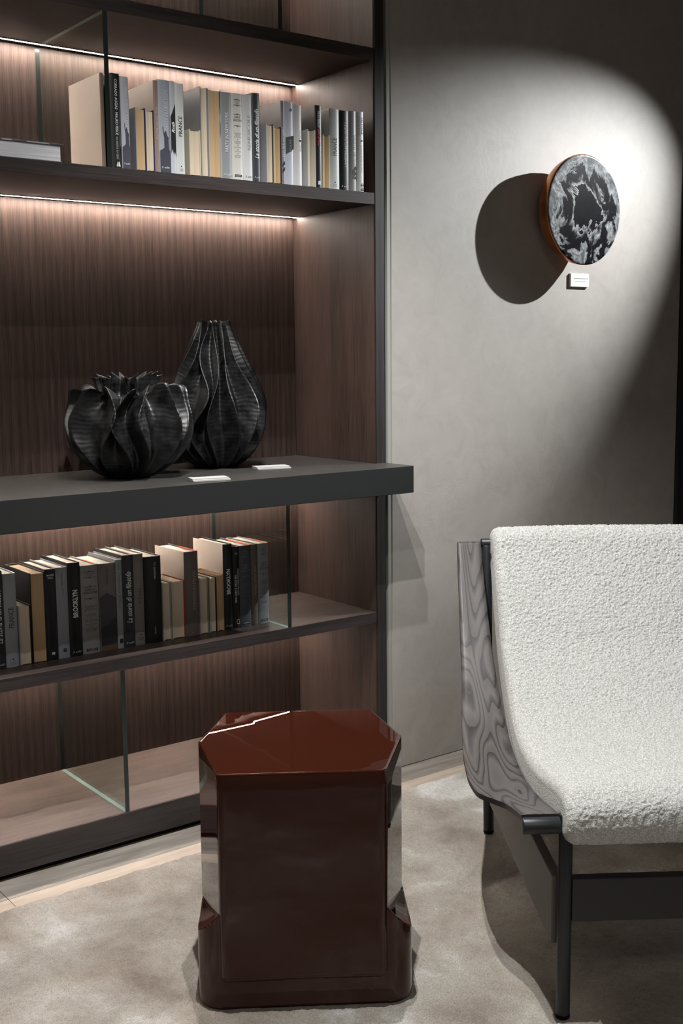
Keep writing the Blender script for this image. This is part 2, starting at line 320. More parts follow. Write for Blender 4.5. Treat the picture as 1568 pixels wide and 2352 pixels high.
# right side: upright with shade in its wood colour, and its lighter inner face
box('side_panel', 0.0006, 0.033, 0.0, D+.02, 0.012, 2.80, M_PILLAR, bc)
box('side_lining', -0.0022, 0.0004, 0.004, D, ZWt+.0005, 2.80, M_SIDE, bc, bev=0)
box('side_lining', -0.0022, 0.0004, 0.004, D, 0.0125, ZWb-.0005, M_SIDE, bc, bev=0)
box('shadow_gap', 0.0335, 0.0435, 0.02, D, 0.0, 2.80, M_BLACK, bc, bev=0)
box('side_panel', X0-.033, X0-.0006, 0.0, D+.02, 0.012, 2.80, M_PILLAR, bc)
for i, (z0, z1) in enumerate([(ZWt, 2.80), (0.0125, ZWb)]):
    box('back_panel', X0, -0.003, D, D+.018, z0+.0005, z1-.0005, M_BACK, bc, bev=0)
def shelf(z0, z1, top_mat):
    o = box('shelf', X0, -0.0026, 0.0012, D-.0005, z0, z1, top_mat, bc)
    box('front_edge', X0, -0.0026, 0.0, 0.0012, z0, z1, M_FRONT, o, bev=.0003)
    return o
shelf(ZCb, ZCt, M_SHELF); shelf(ZBb, ZBt, M_SHELFD); shelf(ZAb, ZAt, M_SHELFD); shelf(2.47, 2.502, M_SHELFD); shelf(2.78, 2.80, M_SHELF)
box('base_board', X0, -0.0026, 0.0030, D-.0005, ZPt-.02, ZPt, M_BASE, bc)
box('plinth', X0, -0.0006, 0.0, 0.018, 0.0125, ZPt-.0012, M_FRONT, bc)
box('plinth_recess', X0, 0.033, 0.012, 0.10, 0.0, 0.0120, M_BLACK, bc, bev=0)
def led(z, y):
    box('led_profile', X0+.02, -0.0035, y-.0075, y+.0245, z-.0012, z, M_BLACK, bc, bev=0)
    box('led_strip', X0+.02, -0.0035, y-.0026, y+.0026, z-.0015, z-.0012, M_LED, bc, bev=0)
led(2.47, .372); led(ZAb, .372); led(ZBb, .375); led(ZWb, .372); led(ZCb, .372)
def divider(x, z0, z1):
    bm = bmesh.new(); box_bm(bm, x-.006, x+.006, .0005, D-.001, z0+.0005, z1-.0005)
    me = bpy.data.meshes.new('glass_divider'); bmesh.ops.recalc_face_normals(bm, faces=bm.faces)
    for f in bm.faces:
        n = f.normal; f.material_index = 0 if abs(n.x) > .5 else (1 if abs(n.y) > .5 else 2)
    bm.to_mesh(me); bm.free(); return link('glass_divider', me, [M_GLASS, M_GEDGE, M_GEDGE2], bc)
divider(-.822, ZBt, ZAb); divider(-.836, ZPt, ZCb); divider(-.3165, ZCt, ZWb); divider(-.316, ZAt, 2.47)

# ------------------------------------------------------------------ worktop
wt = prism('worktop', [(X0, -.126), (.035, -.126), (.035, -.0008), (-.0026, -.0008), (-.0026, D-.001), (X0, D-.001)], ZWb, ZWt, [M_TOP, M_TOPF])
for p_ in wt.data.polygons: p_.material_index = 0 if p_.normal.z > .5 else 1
tag(wt, 'thick charcoal worktop slab jutting out of the bookcase above the lower shelves', 'worktop')
bv = wt.modifiers.new('bevel', 'BEVEL'); bv.width = .0012; bv.segments = 2

# ------------------------------------------------------------------ books
PAGE = {'cream': srgb(214, 200, 176), 'white': srgb(232, 224, 208), 'tan': srgb(198, 168, 128), 'paper': srgb(232, 236, 244)}
def pagemat(k):
    n = 'pages_'+k
    if n in MATS: return MATS[n]
    m, nt, N, L, P = newmat(n); tc = nd(nt, 'ShaderNodeTexCoord'); mp = nd(nt, 'ShaderNodeMapping')
    mp.inputs['Scale'].default_value = (1800, 3, 3) if k != 'paper' else (3, 3, 700)
    L.new(tc.outputs['Object'], mp.inputs['Vector']); no = nd(nt, 'ShaderNodeTexNoise', i_Scale=1.0, i_Detail=2.0); L.new(mp.outputs[0], no.inputs['Vector'])
    c_ = PAGE[k]; rp = ramp(nt, no.outputs['Fac'], [(.3, tuple(v*.72 for v in c_[:3])+(1,)), (.6, c_)]); L.new(rp.outputs['Color'], P.inputs['Base Color'])
    P.inputs['Roughness'].default_value = .8; MATS[n] = m; return m
def covermat(c_, rough=.38):
    n = 'cover_%d_%d_%d' % c_
    return plain(n, srgb(*c_), rough, .45)
TXT = {}
def text2d(s, shear=0.0, bold=0.0):
    key = (s, shear, bold)
    if key in TXT: return TXT[key]
    cu = bpy.data.curves.new('t', 'FONT'); cu.body = s; cu.resolution_u = 2; cu.shear = shear; cu.offset = bold; cu.size = 1
    cu.align_x = 'CENTER'; o = bpy.data.objects.new('t', cu); COL.objects.link(o)
    dg = bpy.context.evaluated_depsgraph_get(); me = bpy.data.meshes.new_from_object(o.evaluated_get(dg))
    v = np.array([tuple(p.co)[:2] for p in me.vertices]); f = [tuple(p.vertices) for p in me.polygons]
    bpy.data.objects.remove(o); bpy.data.curves.remove(cu); bpy.data.meshes.remove(me)
    v[:, 0] -= (v[:, 0].min()+v[:, 0].max())/2; v[:, 1] -= (v[:, 1].min()+v[:, 1].max())/2
    v[:, 0] /= np.ptp(v[:, 0]); v[:, 1] /= np.ptp(v[:, 1]); TXT[key] = (v, f); return TXT[key]
def ink(c_): return plain('ink_%d_%d_%d' % c_, srgb(*c_), .5)
def print_text(root, s, zc, length, cap, y, x=0.0, col=(230, 230, 230), mode='up', shear=0.0, bold=0.0, name='title', zoff=0):
    v, f = text2d(s, shear, bold); tx, ty = v[:, 0]*length, v[:, 1]*cap
    if mode == 'up': X, Z = -ty, tx
    elif mode == 'down': X, Z = ty, -tx
    else: X, Z = tx, ty
    return mesh_py(name, [(x+a_, y, zc+b_) for a_, b_ in zip(X, Z)], f, ink(col), root)
def flat(root, name, pts, y, col):
    """flat print on the spine: polygon in x,z"""
    return mesh_py(name, [(x, y, z) for x, z in pts], [tuple(range(len(pts)))], ink(col), root)
BOOKN = 0
def book(x0, x1, z0, h, yf, depth, kind, cov, page, label, group, titles=(), flap=None, rcov=None, lcov=None):
    w_ = x1-x0-.0006; hw = w_/2; t = min(.0026, w_*.16)
    root = empty('book', ((x0+x1)/2, yf, z0+.0004), label, 'book', group)
    b_ = min(.0035, w_*.16) if kind == 'spine' else .002
    arc = [(-hw+2*hw*i/8, b_*(1-math.sin(math.pi*i/8)**.7)) for i in range(9)]
    if kind == 'spine': P_ = [(-hw, depth)] + arc + [(hw, depth), (hw-t, depth), (hw-t, b_+t*.9), (-hw+t, b_+t*.9), (-hw+t, depth)]
    else: P_ = [(-hw, 0)] + [(x, depth-y) for x, y in arc] + [(hw, 0), (hw-t, 0), (hw-t, depth-b_-t), (-hw+t, depth-b_-t), (-hw+t, 0)]
    cv = prism('cover', P_, 0, h, covermat(cov), root)
    if rcov:  # the right board wears a differently coloured jacket
        cv.data.materials.append(covermat(rcov))
        for p_ in cv.data.polygons:
            if p_.center.x > hw-t-.0004 and abs(p_.normal.z) < .5: p_.material_index = 1
    if lcov:
        cv.data.materials.append(covermat(lcov)); mi = len(cv.data.materials)-1
        for p_ in cv.data.polygons:
            if p_.center.x < -hw+.0002 and abs(p_.normal.z) < .5: p_.material_index = mi
    m_ = .0035; iw = hw-t-.0002
    if kind == 'spine': pp = [(-iw, b_+t+.0005), (iw, b_+t+.0005), (iw, depth-.005), (-iw, depth-.005)]
    else:
        fr = [(-iw+2*iw*i/6, .0025+.0025*math.sin(math.pi*i/6)) for i in range(7)]
        pp = fr + [(iw, depth-b_-t-.0005), (-iw, depth-b_-t-.0005)]
    prism('page_block', pp, m_*.4, h-m_, pagemat(page), root)
    if flap: box('jacket_flap', hw-t-.0012, hw+.0002, .004, depth*flap[1], h-.0015, h+.0006, covermat(flap[0]), root, bev=0)
    for T in titles:
        k = dict(T); fn = k.pop('fn', 'text')
        if fn == 'text':
            lo, hi = k.pop('lo'), k.pop('hi'); s = k.pop('s'); cap = k.pop('cap')*w_
            k.setdefault('x', 0.0); k['x'] = k['x']*w_
            if k.get('mode') == 'h': print_text(root, s, (lo+hi)/2*h, cap, (hi-lo)*h, -.0005, **k)
            else: print_text(root, s, (lo+hi)/2*h, (hi-lo)*h, cap, -.0005, **k)
        else:
            pts = [(x*w_, z*h) for x, z in k['pts']]; flat(root, k.get('name', 'emblem'), pts, -.0004-.0002*k.get('lay', 0), k['col'])
    return root
def T(s, lo, hi, cap=.45, **k): return dict(s=s, lo=lo, hi=hi, cap=cap, **k)
def G(pts, col, name='emblem', lay=0): return dict(fn='g', pts=pts, col=col, name=name, lay=lay)
def rect(x0, x1, z0, z1): return [(x0, z0), (x1, z0), (x1, z1), (x0, z1)]
def disc(cx, cz, rx, rz_, n=14): return [(cx+rx*math.cos(i*2*math.pi/n), cz+rz_*math.sin(i*2*math.pi/n)) for i in range(n)]
PUB = lambda c_: T('3 edit', .035, .058, .75, mode='h', col=c_, shear=.3, name='publisher_mark')
STATUE = [(-.47, 0), (.47, 0), (.47, .235), (.36, .25), (.33, .30), (.30, .345), (.34, .38), (.22, .40), (.14, .435), (.10, .45), (.02, .45), (-.02, .43), (-.10, .44), (-.14, .495), (-.20, .498), (-.20, .47), (-.12, .41), (-.08, .38), (-.08, .27), (-.25, .25), (-.47, .235)]
def goldoni(c1, sub): return [
    G(rect(-.3, .3, .925, .929), c1), G([(-.08, .929), (.08, .929), (0, .942)], c1), T('CLASSICI DEL\nTEATRO', .875, .915, .5, mode='h', col=sub),
    G(rect(-.35, .35, .862, .866), c1), G([(-.08, .862), (.08, .862), (0, .850)], c1), G(rect(-.35, .35, .755, .759), c1), G([(-.08, .759), (.08, .759), (0, .772)], c1),
    T('CARLO\nGOLDONI', .68, .74, .78, mode='h', col=c1, bold=.01), G(rect(-.35, .35, .625, .629), c1), G([(-.08, .625), (.08, .625), (0, .612)], c1),
    T('COMMEDIE\nSCELTE\nDI TEATRO', .49, .545, .7, mode='h', col=sub), G(disc(0, .468, .03, .005), c1), T('IL TEATRO\nCOMICO', .42, .452, .6, mode='h', col=sub), G(disc(0, .402, .03, .005), c1),
    T('LE SMANIE', .372, .384, .7, mode='h', col=sub), G(disc(0, .355, .03, .005), c1), T('I RUSTEGHI', .325, .337, .6, mode='h', col=sub), G(disc(0, .308, .03, .005), c1), T('LA BOTTEGA\nDEL CAFFE', .255, .29, .6, mode='h', col=sub),
    G(rect(-.32, .32, .035, .058), (30, 30, 32)), T('CLASSICI', .040, .053, .5, mode='h', col=(200, 200, 200))]
FR = lambda c_=(60, 62, 60): [T('FRANCE', .42, .64, .42, col=c_), G(disc(0, .085, .06, .008), (40, 40, 40)), T('new\nstyle', .03, .06, .45, mode='h', col=(130, 130, 130))]
STORIA = [T('La storia di un filosofo', .26, .82, .5, col=(225, 228, 232), shear=.35, bold=.012), PUB((190, 195, 200))]
BROOK = [T('BROOKLYN', .415, .71, .42, col=(225, 225, 225), bold=.03), PUB((170, 170, 170))]
PARTY = lambda c_: T('PARTY IN NEW YORK', .46, .90, .32, x=.15, col=c_)

GB = 'books standing on the upper shelf'
def upper_book(x0, x1, h, kind, cov, page, label, titles=(), depth=.165, **k):
    return book(x0, x1, ZBt, h, .0025, depth, kind, cov, page, label, GB, titles, **k)
W_ = (228, 228, 226)
upper_book(-0.8402, -0.8299, 0.2170, 'spine', (122, 102, 90), 'cream', 'thin brown-spined book with a beige side cover, left of the glass divider', depth=.175, lcov=(222, 208, 194))
upper_book(-0.8138, -0.7866, 0.2206, 'spine', (34, 37, 38), 'cream', 'charcoal book lettered CORRADO AUGIAS, just right of the glass divider', [T('CORRADO AUGIAS · MAURO PESCE', .35, .94, .26, x=.05, mode='down', col=W_, bold=.01), T('INCHIESTA SU GESÙ', .09, .33, .24, x=.05, mode='down', col=(190, 190, 190)), G([(-.1, .015), (0, .065), (.05, .065), (.02, .015)], W_), G([(.06, .015), (.12, .065), (.2, .065), (.3, .015)], W_)])
upper_book(-0.7860, -0.7631, 0.2158, 'spine', (178, 184, 194), 'white', 'pale grey book with a statue silhouette, beside the charcoal Corrado Augias book', [PARTY((215, 218, 224)), G(STATUE, (74, 74, 86), 'silhouette'), T('3 edit', .045, .065, .7, mode='h', col=W_)])
upper_book(-0.7489, -0.7209, 0.1482, 'pages', (150, 150, 156), 'tan', 'small tan-paged book with grey left board, page edges to the front', depth=.13, rcov=(38, 44, 86))
upper_book(-0.7203, -0.6973, 0.1460, 'pages', (205, 196, 180), 'cream', 'small cream-paged book with navy right board under the taupe spine', depth=.13, rcov=(38, 40, 92))
upper_book(-0.6970, -0.6840, 0.2185, 'spine', (146, 124, 114), 'cream', 'tall taupe book with pinkish italic title, left of the second statue book', [T('Notte senza fine', .35, .71, .5, col=(214, 180, 176), shear=.35)], depth=.165, lcov=(215, 200, 188))
upper_book(-0.6836, -0.6523, 0.2224, 'spine', (160, 167, 178), 'white', 'grey book with a statue silhouette, right of the tall taupe book', [PARTY((205, 208, 214)), G(STATUE, (66, 68, 80), 'silhouette'), T('3 edit', .045, .065, .7, mode='h', col=W_)])
upper_book(-0.6518, -0.6362, 0.2223, 'spine', (184, 190, 200), 'white', 'narrow pale book with a black ink splash, left of the first France book', [G([(-.45, .62), (-.2, .65), (.1, .70), (.45, .76), (.45, .18), (.2, .24), (0, .20), (-.2, .27), (-.45, .22)], (30, 34, 36), 'ink_splash'), T('Roth', .44, .56, .55, col=W_, shear=.4, bold=.03)])
upper_book(-0.6360, -0.6110, 0.2197, 'spine', (196, 202, 202), 'white', 'white-grey book titled FRANCE near the middle of the upper shelf', FR())
upper_book(-0.5990, -0.5660, 0.1126, 'pages', (198, 194, 172), 'cream', 'small cream book in front of the tall grey board, right of the first France book', depth=.125)
upper_book(-0.5653, -0.5422, 0.2200, 'pages', (128, 130, 134), 'cream', 'tall grey-boarded book with cream pages to the front', depth=.165)
upper_book(-0.5418, -0.5045, 0.2185, 'pages', (168, 170, 172), 'tan', 'tall book with tan pages to the front and a patterned right board', depth=.165, titles=[G([(.40, .98), (.47, .98), (.47, .7), (.41, .8)], (40, 40, 46), 'jacket_pattern'), G([(.41, .60), (.47, .66), (.47, .45), (.42, .52)], (70, 66, 78), 'jacket_pattern')])
upper_book(-0.5041, -0.4717, 0.2153, 'spine', (136, 141, 144), 'white', 'mid-grey book titled PARTY IN NEW YORK without a silhouette', [T('PARTY IN NEW YORK', .31, .77, .30, col=(222, 222, 222)), PUB((205, 205, 205))])
upper_book(-0.4715, -0.4380, 0.2161, 'spine', (196, 196, 190), 'white', 'off-white book with small ruled title panels reading CARLO GOLDONI, on the upper shelf', goldoni((60, 60, 60), (130, 130, 130)))
upper_book(-0.4376, -0.4082, 0.2167, 'spine', (196, 199, 202), 'white', 'white book with faint grey vertical outline lettering, left of the slate book', [T('RENESICOLE', .36, .77, .34, x=.1, col=(160, 163, 166)), PUB((90, 90, 90))])
upper_book(-0.4078, -0.3836, 0.2244, 'spine', (58, 62, 68), 'cream', 'slate book with white slanted title on the upper shelf', STORIA)
upper_book(-0.3657, -0.3434, 0.1508, 'pages', (166, 168, 178), 'cream', 'small book with lilac-grey left board and dark green right board', depth=.125, rcov=(54, 66, 60))
upper_book(-0.3430, -0.3174, 0.1467, 'pages', (190, 178, 150), 'tan', 'small tan-paged book with a black right board on the upper shelf', depth=.125, rcov=(24, 22, 22))
upper_book(-0.3170, -0.3054, 0.2157, 'spine', (118, 120, 132), 'white', 'tall violet-grey book with a wide grey side board, behind the small tan pages', lcov=(170, 168, 168), titles=[T('LEISURE HOMES', .30, .69, .5, col=(205, 205, 212)), G([(-.4, .13), (.4, .17), (.4, .21), (-.4, .17)], (30, 32, 40)), G([(-.4, .20), (.4, .24), (.4, .28), (-.4, .24)], (30, 32, 40))])
upper_book(-0.3050, -0.2762, 0.2148, 'spine', (176, 180, 192), 'white', 'pale lilac book with a purple dot and a black band', [G(disc(.15, .905, .16, .021), (112, 106, 134), 'dot'), G([(-.47, .565), (.47, .60), (.47, .46), (.2, .405), (-.47, .375)], (48, 52, 54), 'band'), T('MARE', .41, .55, .3, x=.1, col=(120, 126, 126))])
upper_book(-0.2758, -0.2488, 0.2103, 'spine', (196, 198, 200), 'white', 'plain white book with a tiny black script, right of the purple-dot book', [T('Henry', .58, .68, .2, x=.25, col=(110, 110, 110), shear=.3), G([(.1, .55), (.38, .545), (.32, .57), (.1, .57)], (30, 30, 30)), T('Miller', .43, .54, .16, x=.3, col=(40, 40, 40))])
upper_book(-0.2321, -0.2050, 0.1506, 'pages', (196, 198, 198), 'cream', 'small cream-paged book in front of the black red-lettered book', depth=.125)
upper_book(-0.2046, -0.1814, 0.2172, 'spine', (32, 36, 38), 'cream', 'black book with white and red lettering down its spine', lcov=(44, 43, 42), titles=[T('PAOLO BENZZO', .73, .93, .38, mode='down', col=W_, bold=.02, shear=.2), T('SBATTIMURO', .50, .715, .42, mode='down', col=(190, 30, 36), bold=.03), G(rect(-.2, .25, .035, .08), (196, 204, 208), 'publisher_mark')], depth=.165)
upper_book(-0.1799, -0.1567, 0.1420, 'pages', (206, 196, 170), 'tan', 'small tan-paged book left of the second France book', depth=.125)
upper_book(-0.1560, -0.1220, 0.2142, 'spine', (176, 182, 182), 'white', 'grey-white book titled FRANCE near the right end of the upper shelf', FR())
upper_book(-0.1216, -0.0884, 0.2134, 'spine', (14, 16, 18), 'cream', 'black book titled I SOTTERRANEI DI LONDRA', [T('I SOTTERRANEI DI LONDRA', .30, .86, .32, x=.15, col=W_, bold=.005), PUB((200, 200, 200))])
upper_book(-0.0879, -0.0621, 0.2157, 'spine', (128, 130, 134), 'white', 'grey book titled LEISURE HOMES with black diagonal stripes', [T('LEISURE HOMES', .31, .70, .34, x=.2, col=(190, 192, 196)), G([(-.1, .19), (.45, .29), (.45, .33), (-.1, .25)], (22, 24, 26)), G([(-.1, .15), (.45, .22), (.45, .27), (-.1, .17)], (22, 24, 26)), G([(-.1, .15), (.45, .15), (.45, .20), (.0, .15)], (22, 24, 26))])
upper_book(-0.0617, -0.0356, 0.2175, 'spine', (186, 188, 190), 'white', 'rightmost white book on the upper shelf with dark lettering down the spine', [T('ANTOINE\nCOURTOIS', .70, .94, .7, mode='down', col=(90, 90, 92)), G(disc(.15, .635, .12, .012), (50, 50, 50)), T('La sposa vestita di vento', .24, .58, .26, x=.15, mode='down', col=(96, 96, 98)), T('B·S·', .01, .11, .4, x=.2, col=(30, 30, 30), bold=.03)])
# lying book
lb = empty('book', (-1.06, .004, ZBt), 'large pale-paged book lying flat at the left of the upper shelf', 'book')
mesh_lb = []
pts = [(-.22, 0), (.115, 0)] ; zt = .038
prism('page_block', [(-.22, .004), (.115, .004), (.115, .24), (-.22, .24)], .0025, zt-.0002, pagemat('paper'), lb)
box('cover', -.225, .123, 0, .245, zt, zt+.0045, covermat((70, 72, 78)), lb, bev=.001)
box('cover', -.225, .117, 0, .245, 0.0004, .0023, covermat((120, 122, 128)), lb, bev=.0005)
for i, (xa, xb) in enumerate([(-.2, -.15), (-.13, -.06), (-.03, .0), (.03, .09)]): flat(lb, 'cover_pattern', [(xa, zt+.0008), (xb, zt+.0008), (xb-.006, zt+.0035), (xa+.004, zt+.0035)], -.0003, (170, 172, 178))

# ---- lower row
GC = 'books standing on the shelf below the worktop'
YC = .090
def lower_book(x0, x1, h, kind, cov, page, label, titles=(), depth=.165, **k):
    return book(x0, x1, ZCt, h, YC, depth, kind, cov, page, label, GC, titles, **k)
SL = (64, 68, 76)
lower_book(-1.1547, -1.1320, 0.2414, 'spine', (120, 118, 112), 'cream', 'grey book at the far left end of the lower row')
lower_book(-1.1309, -1.1041, 0.2447, 'spine', (44, 48, 56), 'white', 'dark slate book with white slanted title at the left picture edge', STORIA)
lower_book(-1.1035, -1.0706, 0.2357, 'spine', (150, 154, 162), 'white', 'grey book titled FRANCE on the lower shelf', FR((50, 52, 54)))
lower_book(-1.0692, -1.0366, 0.1508, 'pages', (158, 156, 166), 'cream', 'small cream-paged book in front of the tan-paged book', depth=.12, rcov=(20, 20, 22))
lower_book(-1.0357, -0.9962, 0.2294, 'pages', (30, 32, 30), 'tan', 'tall black-boarded book with tan pages to the front', depth=.165)
lower_book(-0.9956, -0.9670, 0.2341, 'spine', (24, 27, 33), 'white', 'black-blue book with a small two-line title and a white square', [T('MAXIMO\nGALLY', .895, .945, .7, mode='h', col=(205, 208, 212), bold=.02), G(rect(-.15, .15, .06, .09), (190, 194, 198), 'publisher_mark')])
lower_book(-0.9662, -0.9350, 0.2349, 'spine', (140, 144, 156), 'white', 'lilac-grey book with a small black square near its foot, left of BROOKLYN', [T('Lettera Ombra', .80, .93, .18, mode='down', col=(70, 72, 78)), T('Romanzo', .68, .77, .12, x=.05, mode='down', col=(95, 97, 104)), G(rect(-.12, .16, .072, .108), (26, 28, 32), 'publisher_mark'), G(rect(-.04, .08, .083, .097), (120, 122, 128), 'publisher_mark', 1)])
lower_book(-0.9344, -0.9003, 0.2433, 'spine', (20, 23, 26), 'white', 'black book titled BROOKLYN in the left half of the lower row', BROOK)
lower_book(-0.8995, -0.8510, 0.2317, 'spine', (134, 134, 136), 'white', 'thick grey book with ruled panels and an orange flap, left of the mountain book', goldoni((50, 50, 52), (84, 84, 86)), flap=((236, 96, 30), .5))
lower_book(-0.8502, -0.8019, 0.2306, 'spine', (110, 104, 102), 'white', 'brown-grey book with a dark mountain silhouette', [G([(-.47, .0), (.47, .0), (.47, .60), (.2, .63), (-.05, .665), (-.3, .635), (-.47, .62)], (64, 62, 66), 'mountain'), G([(-.47, .06), (.47, .09), (.47, .38), (.3, .37), (.1, .31), (-.1, .29), (-.47, .27)], (42, 42, 46), 'mountain', 1), G(rect(-.47, .47, 0, .06), (98, 82, 72), 'band', 2), T('Erri Leonardo', .76, .94, .16, mode='down', col=(60, 58, 58)), T('MONDO', .14, .21, .12, x=.05, col=(190, 188, 184))])
lower_book(-0.8010, -0.7828, 0.2370, 'spine', (146, 150, 156), 'white', 'narrow pale grey book with handwriting-like title and black square', [T('La Traversata Riflessi', .45, .93, .4, mode='down', col=(96, 98, 102), shear=.3), G(rect(-.25, .3, .06, .11), (34, 36, 38), 'publisher_mark')])
lower_book(-0.7819, -0.7505, 0.2456, 'spine', (46, 50, 55), 'white', 'dark slate book with white slanted title, in the middle of the lower row', STORIA)
lower_book(-0.7497, -0.7206, 0.2457, 'spine', (120, 116, 112), 'white', 'taupe-grey book titled Il Patio', [T('Il Patio', .46, .63, .34, col=(74, 70, 68)), T('', .0, .1, .1) if False else G(rect(-.4, .4, .15, .153), (90, 86, 84)), G(disc(0, .115, .06, .008), (50, 50, 50)), T('new\nstyle', .05, .085, .5, mode='h', col=(88, 84, 82))])
lower_book(-0.7192, -0.6684, 0.2341, 'spine', (15, 17, 20), 'white', 'wide black book with small white author name and a faint red title', [T('C.S. GOODMAN', .74, .93, .12, x=.1, mode='down', col=(205, 205, 205)), T('Lo straniero', .54, .69, .10, x=.08, mode='down', col=(96, 26, 22)), T('NORD SUD', .10, .19, .09, x=.05, mode='down', col=(170, 170, 170))])
lower_book(-0.6667, -0.6416, 0.1589, 'pages', (190, 186, 178), 'cream', 'small cream-paged book right of the wide black book', depth=.12, rcov=(150, 150, 158))
lower_book(-0.6400, -0.5992, 0.1593, 'pages', (190, 176, 160), 'cream', 'small thick cream-paged book with a red right board', depth=.12, rcov=(168, 46, 22))
lower_book(-0.5983, -0.5543, 0.2342, 'spine', (100, 92, 88), 'white', 'taupe book titled FASHION IN MILAN with an orange flap', lcov=(228, 214, 200), titles=[T('FASHION IN MILAN', .31, .77, .22, x=.15, col=(170, 160, 150)), T('vl', .03, .05, .15, mode='h', col=(160, 150, 140))], flap=((236, 84, 24), .6))
lower_book(-0.5528, -0.5256, 0.1578, 'pages', (180, 172, 164), 'cream', 'leftmost of three small cream-paged books beside FASHION IN MILAN', depth=.12, rcov=(130, 136, 140))
lower_book(-0.5226, -0.4996, 0.1555, 'pages', (166, 160, 150), 'cream', 'middle of three small cream-paged books beside FASHION IN MILAN', depth=.12, rcov=(30, 28, 36))
lower_book(-0.4981, -0.4763, 0.1599, 'pages', (196, 160, 130), 'tan', 'small tan-paged book directly left of the second BROOKLYN', depth=.12)
lower_book(-0.4749, -0.4450, 0.2423, 'spine', (20, 23, 26), 'white', 'black book titled BROOKLYN in the right half of the lower row', BROOK, lcov=(230, 216, 204))
lower_book(-0.4441, -0.4228, 0.2322, 'spine', (14, 15, 17), 'white', 'narrow black book with two white title lines and a yellow frame mark', [T('THE STORY A NEW YORK', .31, .66, .30, x=-.15, mode='down', col=(205, 205, 205), bold=.03), T('LOUIS RICHARD PARALLEL', .40, .73, .22, x=.25, mode='down', col=(190, 190, 190), bold=.02), T('H', .90, .935, .35, mode='h', col=(180, 180, 180)), G(rect(-.1, .4, .05, .11), (190, 140, 50), 'frame_mark'), G(rect(.02, .28, .062, .098), (14, 15, 17), 'frame_mark', 1)])
lower_book(-0.4219, -0.3840, 0.2326, 'spine', (68, 72, 80), 'white', 'slate-blue book with faint ruled panels and an orange flap', goldoni((112, 116, 124), (98, 102, 110)), flap=((240, 100, 30), .7))
lower_book(-0.3833, -0.3609, 0.2331, 'spine', (92, 84, 76), 'white', 'narrow taupe book with slanted title between slate and grey books', [T('Notte senza fine', .37, .73, .4, col=(150, 140, 128), shear=.35)])
lower_book(-0.3603, -0.3237, 0.2324, 'spine', (126, 130, 134), 'white', 'rightmost grey book of the lower row with an orange flap', goldoni((60, 62, 66), (76, 78, 82)), flap=((240, 100, 30), .6))

